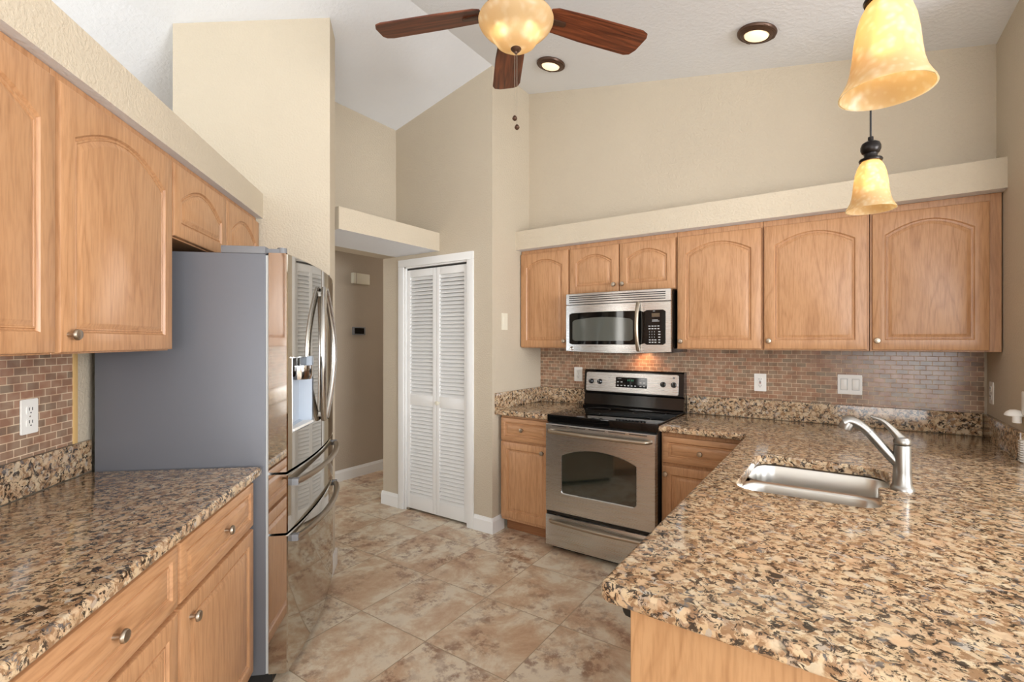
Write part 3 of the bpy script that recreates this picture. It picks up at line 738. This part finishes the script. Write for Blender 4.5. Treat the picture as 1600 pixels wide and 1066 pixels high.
each('printed_mark', 'cap', cp, [(x-.010, -.0088, -.042, x+.010, -.0078, -.040) for x in (-.318, -.247, .238, .313)]+[(.306, -.0088, .042, .320, -.0078, .056), (-.175, -.0088, .03, -.169, -.0078, .034), (-.175, -.0088, -.03, -.169, -.0078, -.026)], TILT)

# ------------------------------------------------------------------ over-the-range microwave
mw = thing('microwave', 'stainless steel over-the-range microwave with curved front', 'microwave', (-1.281, 3.165, 1.338))
W2, MH = .377, .424
m = MB(); m.box(-W2+.004, .012, .006, W2-.004, .388, MH-.004, .003); m.build('body', M['black'], mw)
def yc(x): return -.030-.022*(1-(x/W2)**2)               # bowed front
def curved(x0, x1, z0, z1, dy=0, th=.02, n=16, bot=None):
    rings = []
    for i in range(n+1):
        x = x0+(x1-x0)*i/n; y = yc(x)+dy; zb = z0 if bot is None else bot(x); zt = z1
        rings.append([(x, y+th, zb), (x, y+.003, zb), (x, y, zb+.003), (x, y, zt-.003), (x, y+.003, zt), (x, y+th, zt)])
    m = MB(); m.loft(rings, cap0=True, cap1=True); return m
def botc(x): return .004-.012*(1-(x/W2)**2)+.008
m = curved(-W2, W2, .345, MH); gr = m.build('vent_grille', M['steel'], mw, smooth=25)
for z in (.362, .377, .392, .405):
    m = MB()
    for i in range(12):
        xa, xb = -.352+.058*i-.0002, -.352+.058*(i+1)
        m.loft([[(xa, yc(xa)-.0006, z-.0030), (xa, yc(xa)-.0006, z+.0030), (xa, yc(xa)+.002, z+.0030), (xa, yc(xa)+.002, z-.0030)], [(xb, yc(xb)-.0006, z-.0030), (xb, yc(xb)-.0006, z+.0030), (xb, yc(xb)+.002, z+.0030), (xb, yc(xb)+.002, z-.0030)]], cap0=True, cap1=True)
    m.build('slot', M['slot'], gr)
md = curved(-W2, .205, 0, .342, bot=botc).build('door', M['steel'], mw, smooth=25)
mp_ = curved(.207, W2, 0, .342, n=6, bot=botc).build('control_panel', M['steel'], mw, smooth=25)
def curved_patch(poly_top, x0, x1, z0, z1, dy, name, mt, parent, rise=0, n=16, th=.004, rt=0):
    rings = []
    for i in range(n+1):
        x = x0+(x1-x0)*i/n; u = 2*i/n-1; y = yc(x)+dy
        e = rt*(1-math.sqrt(max(0, 1-max(0, abs(u)*n/2-(n/2-1))**2)))
        zt = z1-rise*u*u-e; zb = z0+e
        rings.append([(x, y+th, zb), (x, y, zb), (x, y, zt), (x, y+th, zt)])
    m = MB(); m.loft(rings, cap0=True, cap1=True); return m.build(name, M[mt], parent, smooth=25)
wf = curved_patch(None, -.350, .205, .060, .288, -.0012, 'window_frame', 'black_glass', md, rise=.004, rt=.008, n=24)
M['mwglass'] = simple('grey_mesh_glass', srgb(84, 86, 80), .1)
curved_patch(None, -.322, .132, .086, .250, -.0026, 'glass', 'mwglass', wf, rise=.018, rt=.010, n=24)
kp = curved_patch(None, .207, .345, .060, .288, -.0012, 'keypad', 'black_glass', mp_, rt=.010, n=8)
def key_marks():
    def mk(x, z, w, h):
        y = yc(x)-.0022; each('key', 'label', kp, [(x-w/2, y, z-h/2, x+w/2, y+.001, z+h/2)])
    for z in (.214, .222): mk(.272, z, .070 if z < .22 else .05, .003)
    for z in (.182, .165):
        for i in range(4): mk(.243+i*.019, z, .013, .006)
    for zz in (.145, .128, .110):
        for i in range(3): mk(.243+i*.016, zz, .003, .006)
        mk(.306, zz, .014, .006)
    for zz in (.092, .076):
        for i in range(3): mk(.245+i*.018, zz, .012, .006)
        mk(.306, zz, .012, .006)
    mk(.272, .280, .014, .003)
key_marks()
m = MB(); m.box(.245, yc(.27)-.0022, .242, .308, yc(.27)+.002, .266); m.build('display', M['mwscreen'], kp)
# bowed door handle
pts = []
for i in range(17):
    t = i/16; z = .020+.318*t; pts.append((.172+.0*t, yc(.17)-.010-.036*sin(pi*t)**.7, z))
m = MB(); m.tube(pts, .0115, 14, flat=1.15); hd = m.build('handle', M['nickel'], md)
m = MB(); m.lathe([(0, 0), (.0155, 0), (.0155, .003), (.013, .004), (.011, .0032), (0, .0032)], 28, Matrix.Translation((-.327, yc(-.327)+.0005, .032)) @ ROTX90); m.build('badge', M['chrome'], md)
m = MB(); m.box(.10, .20, .0, .20, .30, .0065, .001); m.build('cooktop_lamp_lens', M['plastic'], mw)
lamp('cooktop_lamp', 'SPOT', (.07, .290, -.004), 3.0, (1, .46, .2), .02, parent=mw, rot=(R(30), 0, 0), spot_size=R(140), spot_blend=1)

# ------------------------------------------------------------------ refrigerator (local x along its width, y into the recess)
FR = LROT-R(1.2)
fr = thing('refrigerator', 'stainless steel french-door refrigerator with grey side and ice dispenser', 'refrigerator', L_(2.136, -.640, 0), FR)
FW, FH = .908, 1.782
m = MB(); m.box(0, 0, .05, FW, .625, FH, .004); m.build('cabinet', M['fridge_side'], fr)
m = MB(); m.box(.02, -.02, .0, FW-.02, .60, .05); m.build('base_grille', M['black_matte'], fr)
def fy(x): u = (x-FW/2)/(FW/2); return -.086-.034*(1-u*u)
def fdoor(x0, x1, z0, z1, hole=None, r0=.004, r1=.004):
    """bowed door slab; hole = (xa, xb, za, zb) left open in the face"""
    xs = [x0, x0+r0] + [x0+r0+(x1-x0-r0-r1)*i/16 for i in range(1, 16)] + [x1-r1, x1]
    zs = [z0, z0+.004, z1-.004, z1]
    if hole: xs = sorted(set([x for x in xs if not (abs(x-hole[0]) < .008 or abs(x-hole[1]) < .008)]+[hole[0], hole[1]])); zs = [z0, z0+.004, hole[2], hole[3], z1-.004, z1]
    b = bmesh.new(); g = {}
    def y_of(x, z):
        y = fy(x)
        if x == x0: y += r0
        if x == x1: y += r1
        if z in (z0, z1): y += .004
        return y
    for i, x in enumerate(xs):
        for j, z in enumerate(zs): g[i, j] = b.verts.new((x, y_of(x, z), z))
    for i in range(len(xs)-1):
        for j in range(len(zs)-1):
            if hole and hole[0]-1e-6 <= xs[i] and xs[i+1] <= hole[1]+1e-6 and hole[2]-1e-6 <= zs[j] and zs[j+1] <= hole[3]+1e-6: continue
            b.faces.new((g[i, j], g[i+1, j], g[i+1, j+1], g[i, j+1]))
    n, k = len(xs)-1, len(zs)-1
    bk = {}
    for i, x in enumerate(xs):
        for j in (0, k): bk[i, j] = b.verts.new((x, -.012, zs[j]))
    for j in range(1, k):
        for i in (0, n): bk[i, j] = b.verts.new((xs[i], -.012, zs[j]))
    for i in range(n):
        for j in (0, k): b.faces.new((g[i, j], g[i+1, j], bk[i+1, j], bk[i, j]))
    for j in range(k):
        for i in (0, n): b.faces.new((g[i, j], g[i, j+1], bk[i, j+1], bk[i, j]))
    b.faces.new([bk[i, 0] for i in range(n+1)]+[bk[n, j] for j in range(1, k+1)]+[bk[i, k] for i in range(n-1, -1, -1)]+[bk[0, j] for j in range(k-1, 0, -1)])
    bmesh.ops.recalc_face_normals(b, faces=b.faces[:])
    m = MB(); m.merge(b); return m
HOLE = (.045, .300, 1.035, 1.352)
dl = fdoor(0, FW/2-.0015, .880, FH+.004, HOLE).build('left_door', M['steel_fridge'], fr, smooth=30)
dr_ = fdoor(FW/2+.0015, FW, .880, FH+.004, r1=.022).build('right_door', M['steel_fridge'], fr, smooth=30)
d3 = fdoor(0, FW, .628, .870, r1=.022).build('upper_drawer', M['steel_fridge'], fr, smooth=30)
d4 = fdoor(0, FW, .050, .618, r1=.022).build('lower_drawer', M['steel_fridge'], fr, smooth=30)
m = MB(); m.box(.006, -.0125, .05, FW-.006, .002, FH-.006); m.build('gasket', M['gasket'], fr)
m = MB(); m.box(FW/2-.003, fy(FW/2)+.012, .885, FW/2+.003, -.02, FH); m.build('centre_strip', M['chrome'], fr)
m = MB(); m.box(-.001, .0, FH, FW, .17, FH+.030, .004); m.build('top_cover', M['cap'], fr)
for x in (.035, FW-.035):
    m = MB(); m.box(x-.018, -.055, FH+.004, x+.018, .01, FH+.024, .003); m.lathe([(0, 0), (.019, 0), (.019, .026), (0, .026)], 20, Matrix.Translation((x, -.055, FH+.003))); m.build('hinge', M['cap'], fr)
# dispenser
x0, x1, z0, z1 = HOLE
m = MB()
def recess(x0, x1, z0, z1, dep):
    b = bmesh.new(); ya, yb_ = fy(x0)+.0005, fy(x1)+.0005
    f = [b.verts.new(p) for p in ((x0, ya, z0), (x1, yb_, z0), (x1, yb_, z1), (x0, ya, z1))]
    k = [b.verts.new(p) for p in ((x0+.012, dep, z0+.02), (x1-.012, dep, z0+.02), (x1-.012, dep, z1), (x0+.012, dep, z1))]
    for i in range(4): b.faces.new((f[i], f[(i+1) % 4], k[(i+1) % 4], k[i]))
    b.faces.new(k); m = MB(); m.merge(b); return m
ds = recess(x0, x1, z0, z1, -.055).build('dispenser', M['disp'], dl)
m = MB(); m.box(x0+.004, fy(x0)+.004, z1-.085, x1-.004, -.05, z1-.002, .006); m.build('dispenser_control', M['black_glass'], ds)
m = MB(); m.lathe([(0, 0), (.055, 0), (.062, .02), (.062, .062), (0, .062)], 24, Matrix.Translation(((x0+x1)/2+.005, -.083, z1-.100))); m.build('ice_chute', M['chrome'], ds)
m = MB(); m.prism([(x0+.006, -.070), (x0+.006, fy(x0)-.006), (x1-.006, fy(x1)-.004), (x1-.006, -.070)], z0+.003, z0+.014, 'z', .002); m.build('drip_tray', M['plastic'], ds)
m = MB()
for x in (x0, x1): m.box(x-.002, fy(x)-.0015, z0, x+.003, fy(x)+.004, z1)
m.box(x0, fy(x0)-.0015, z1-.002, x1, fy(x1)+.012, z1+.003); m.build('bezel', M['chrome'], ds)
# bowed handles
for sgn, dd in ((-1, dl), (1, dr_)):
    pts, rr = [], []
    for i in range(25):
        t = i/24; q = sin(pi*t); x = FW/2+sgn*(.016+.112*q**.85); pts.append((x, fy(x)-.016-.022*q, 1.030+.655*t)); rr.append(.0165)
    m = MB(); m.tube(pts, rr, 14, flat=.95); h_ = m.build('handle', M['handle_steel'], dd)
    for i in (1, 23):
        p = pts[i]; each('handle_mount', 'faucet', h_, [(p[0]-.009, p[1], p[2]-.012, p[0]+.009, fy(p[0])+.004, p[2]+.012)], None, .002)
for zc, dd in ((.826, d3), (.590, d4)):
    pts = []
    for i in range(25):
        t = i/24; x = .045+(FW-.09)*t; pts.append((x, fy(x)-.010-.034*sin(pi*t)**.5, zc))
    m = MB(); m.tube(pts, .0125, 12, flat=1.2); h_ = m.build('handle', M['nickel'], dd)
    each('handle_mount', 'cap', h_, [(x-.014, fy(x)-.024, zc-.014, x+.014, fy(x)+.004, zc+.014) for x in (.052, FW-.052)], None, .003)
m = MB(); m.box(FW/2-.012, fy(FW/2)-.004, 1.385, FW/2+.045, fy(FW/2)+.002, 1.400, .001); m.build('badge', M['chrome'], dr_)

# ------------------------------------------------------------------ sink and faucet
sk = thing('kitchen_sink', 'undermount stainless double-bowl sink in the peninsula', 'sink')
def bowl(x0, y0, x1, y1, zt, depth, r=.07):
    rings = []
    for ins, dz in ((-.014, 0), (-.006, -.0005), (0, -.003), (.003, -.009), (.006, -depth*.5), (.010, -depth+.035), (.018, -depth+.014), (.034, -depth+.003), (.055, -depth)):
        rr = max(.02, r-ins*.6)
        rings.append([(x, y, zt+dz) for x, y in rounded(x0+ins, y0+ins, x1-ins, y1-ins, rr, 8)])
    m = MB(); m.loft(rings, cap1=True); return m
bz = .874
for (a, b, c, d, nm) in ((-.316, 1.814, .110, 2.094, 'near_bowl'), (-.316, 2.122, .154, 2.426, 'far_bowl')):
    bw = bowl(a, b, c, d, bz, .185, .075).build(nm, M['steel_sink'], sk, smooth=50)
    m = MB(); m.lathe([(0, .0005), (.02, .001), (.03, .003), (.042, .004), (.045, .001)], 28, Matrix.Translation(((a+c)/2, (b+d)/2, bz-.185))); m.build('drain', M['chrome'], bw)
m = MB(); m.box(-.30, 2.0945, bz-.02, .12, 2.1215, bz-.001, .003); m.build('divider', M['steel_sink'], sk)

fc = thing('kitchen_faucet', 'satin nickel single-lever faucet with pull-out spout behind the sink', 'faucet', (.172, 2.12, CT), 0)
m = MB(); m.lathe([(0, 0), (.035, 0), (.035, .006), (.031, .012), (.0275, .018), (.0255, .06), (.0245, .148), (.0235, .152), (0, .152)], 36); m.build('body', M['faucet'], fc)
# spout: leaves the body low, sweeps up over the bowls (-X)
ctrl = [(-.010, 0, .085), (-.040, 0, .120), (-.075, 0, .165), (-.103, 0, .198), (-.128, 0, .216), (-.148, 0, .222), (-.163, 0, .215)]
def smooth_path(c, n=5):
    out = []; P = [Vector(p) for p in c]; P = [P[0]*2-P[1]]+P+[P[-1]*2-P[-2]]
    for i in range(1, len(P)-2):
        for k in range(n):
            t = k/n; a, b, d, e = P[i-1], P[i], P[i+1], P[i+2]
            out.append(.5*((2*b)+(-a+d)*t+(2*a-5*b+4*d-e)*t*t+(-a+3*b-3*d+e)*t**3))
    out.append(P[-2]); return out
pp = smooth_path(ctrl); rr = [.0160+.0060*max(0, (i/len(pp)-.5)/.5) for i in range(len(pp))]
m = MB(); m.tube(pp, rr, 20); spo = m.build('spout', M['faucet'], fc)
m = MB(); m.tube([pp[13]-(pp[14]-pp[13])*.1, pp[13]+(pp[14]-pp[13])*.15], .0172, 20); m.build('joint_ring', M['cap'], spo)
m = MB(); m.tube([(-.150, 0, .216), (-.158, 0, .202), (-.161, 0, .192)], [.0205, .0225, .0215], 20); m.build('spray_head', M['faucet'], spo)
m = MB(); m.lathe([(.0235, .155), (.0250, .158), (.0245, .168), (.0200, .178), (0, .183)], 32); 
hp = smooth_path([(.004, 0, .163), (-.010, 0, .180), (-.030, 0, .206), (-.055, 0, .231), (-.086, 0, .242)])
m.tube(hp, [.0225-.0178*(i/(len(hp)-1))**.62 for i in range(len(hp))], 16); m.build('lever', M['faucet'], fc)

# ------------------------------------------------------------------ ceiling fan
FC = Vector((-1.196, 1.786, 0)); HB = 2.885
fan = thing('ceiling_fan', 'ceiling fan with five dark walnut blades and glass bowl light', 'ceiling fan', (FC.x, FC.y, HB))
cz = ceil_z(FC.x)-HB
m = MB(); m.lathe([(0, cz+.02), (.070, cz+.02), (.068, cz-.02), (.050, cz-.055), (.020, cz-.07), (0, cz-.07)], 32); m.build('canopy', M['bronze'], fan)
m = MB(); m.lathe([(.0125, cz-.06), (.0125, .17)], 16); m.build('downrod', M['bronze'], fan)
m = MB(); m.lathe([(0, .19), (.03, .185), (.05, .165), (.105, .145), (.125, .115), (.128, .06), (.115, .03), (.095, .012), (.075, .0), (.075, -.012), (.088, -.02), (.088, -.03), (0, -.03)], 40); m.build('motor_housing', M['bronze'], fan)
H0 = R(129)
for k in range(5):
    a = H0+k*2*pi/5
    pts = []
    x0, x1 = .155, .675
    outl = [(x0, -.050), (x0+.03, -.062), (.36, -.071), (x1-.045, -.076), (x1-.012, -.066), (x1, -.045), (x1-.006, .030), (x1-.022, .062), (x1-.05, .072), (.36, .070), (x0+.03, .060), (x0, .048)]
    m = MB(); m.prism(outl, -.004, .004, 'z', .002); m.bm.transform(Matrix.Rotation(R(-11), 4, 'X') @ Matrix.Diagonal((1, 1.08, 1, 1)))
    bl = m.build('blade', M['blade'], fan, loc=(0, 0, .012), rot=(0, 0, a))
    m = MB(); m.prism([(.085, -.018), (.14, -.012), (.16, -.014), (.245, -.013), (.252, 0), (.245, .013), (.16, .014), (.14, .012), (.085, .018)], -.012, -.004, 'z', .002)
    m.bm.transform(Matrix.Rotation(R(-11), 4, 'X')); m.build('blade_iron', M['bronze'], bl)
BP = [(.163, -.026), (.1675, -.036), (.166, -.046), (.158, -.062), (.142, -.080), (.120, -.096), (.107, -.108), (.100, -.120), (.088, -.138), (.066, -.152), (.036, -.161), (.008, -.163)]
m = MB(); m.lathe([(r_, z) for r_, z in BP]+[(r_-.0035, z+.003) for r_, z in BP[::-1] if r_ > .01], 56); m.build('glass_bowl', M['bowl'], fan, smooth=60)
m = MB(); m.lathe([(.10, -.02), (.155, -.024), (.157, -.030), (0, -.030)], 40); m.build('light_fitter', M['bronze'], fan)
m = MB(); m.lathe([(0, -.156), (.022, -.158), (.024, -.164), (.017, -.173), (.008, -.177), (.006, -.185), (0, -.187)], 24); m.build('finial', M['bronze'], fan)
rdir = Vector((cos(R(34.28)), sin(R(34.28)), 0))
for k, (sx, zl) in enumerate(((-.0055, -.460), (.0045, -.500))):
    p = rdir*sx
    m = MB(); m.tube([(p.x*.4, p.y*.4, -.176), (p.x, p.y, -.2), (p.x, p.y, zl)], .0011, 6); ch = m.build('pull_chain', M['nickel'], fan)
    m = MB(); m.lathe([(0, .015), (.004, .013), (.009, .006), (.0115, 0), (.009, -.006), (.004, -.010), (0, -.011)], 20, Matrix.Translation((p.x, p.y, zl-.012)) @ Matrix.Rotation(R(0), 4, 'X')); m.build('pull', M['bronze'], ch)
for sx in (-.068, .068):
    p = rdir*sx
    m = MB(); m.lathe([(0, -.040), (.010, -.045), (.020, -.068), (.0235, -.085), (.019, -.102), (0, -.110)], 20, Matrix.Translation((p.x, p.y, 0))); m.build('bulb', M['bulb'], fan)
    lamp('fan_bulb_light', 'POINT', (p.x, p.y, -.075), 1.8, (1, .86, .66), .028, parent=fan)

# ------------------------------------------------------------------ pendants
SP = [(.0805, 0), (.0785, .006), (.073, .016), (.066, .030), (.0605, .050), (.0565, .080), (.0535, .110), (.049, .138), (.0425, .160), (.034, .177), (.026, .186)]
def pendant(label, x, y, z):
    r = thing('pendant_light', label, 'pendant lamp', (x, y, z), 0, 'pendant lights over the peninsula')
    m = MB(); m.lathe(SP+[(q-.003, w+.0005) for q, w in SP[::-1]], 56); m.bm.faces.ensure_lookup_table(); m.build('lamp_shade', M['shade'], r, smooth=60)
    m = MB(); m.lathe([(.0, .183), (.036, .183), (.038, .188), (.036, .193), (.024, .195), (.021, .203), (.023, .212), (.028, .216), (.0325, .228), (.0325, .240), (.028, .252), (.016, .260), (.009, .262), (.009, .276), (.004, .278)], 36); m.build('cap', M['dark_bronze'], r)
    ct = ceil_z(x)-z
    m = MB(); m.tube([(0, 0, .275), (0, 0, ct-.02)], .0032, 8); m.build('cord', M['black_matte'], r)
    m = MB(); m.lathe([(0, ct+.02), (.06, ct+.02), (.058, ct-.012), (.03, ct-.03), (0, ct-.032)], 32); m.build('canopy', M['dark_bronze'], r)
    m = MB(); m.lathe([(0, .185), (.012, .182), (.013, .150), (.018, .130), (.024, .108), (.024, .095), (.018, .080), (0, .072)], 24); m.build('bulb', M['bulb'], r)
    lamp('pendant_bulb_light', 'POINT', (0, 0, .1), .42, (1, .88, .70), .026, parent=r)
    return r
pendant('nearest pendant with amber glass bell shade, cut by the top edge of the picture', .074, 1.222, 1.921)
pendant('far pendant with amber glass bell shade hanging before the right cabinets', .092, 2.284, 1.921)

# ------------------------------------------------------------------ recessed lights (tilted with the ceiling)
for lab, x, y in (('recessed ceiling light right beside the fan bowl', -1.683, 2.955), ('recessed ceiling light between the fan and the near pendant', -.381, 2.942)):
    r = thing('recessed_light', lab, 'ceiling light', (x, y, ceil_z(x)), 0, 'recessed lights')
    r.rotation_euler = (0, math.atan(SR), 0)
    m = MB(); m.lathe([(.098, 0), (.101, -.006), (.098, -.015), (.090, -.019), (.084, -.018), (.076, -.024), (.068, -.026), (.064, -.022), (.062, -.006)], 40)
    for k in range(4):
        a = k*pi/2+.6; m.box(-.007, -.012, -.004, .007, .012, .004, .002, 1, Matrix.Rotation(a, 4, 'Z') @ Matrix.Translation((.092, 0, -.014)))
    m.build('trim_ring', M['bronze'], r)
    m = MB(); m.lathe([(.064, -.012), (.060, -.024), (.045, -.031), (.025, -.034), (0, -.035)], 36); m.build('glass_lens', M['lens'], r)
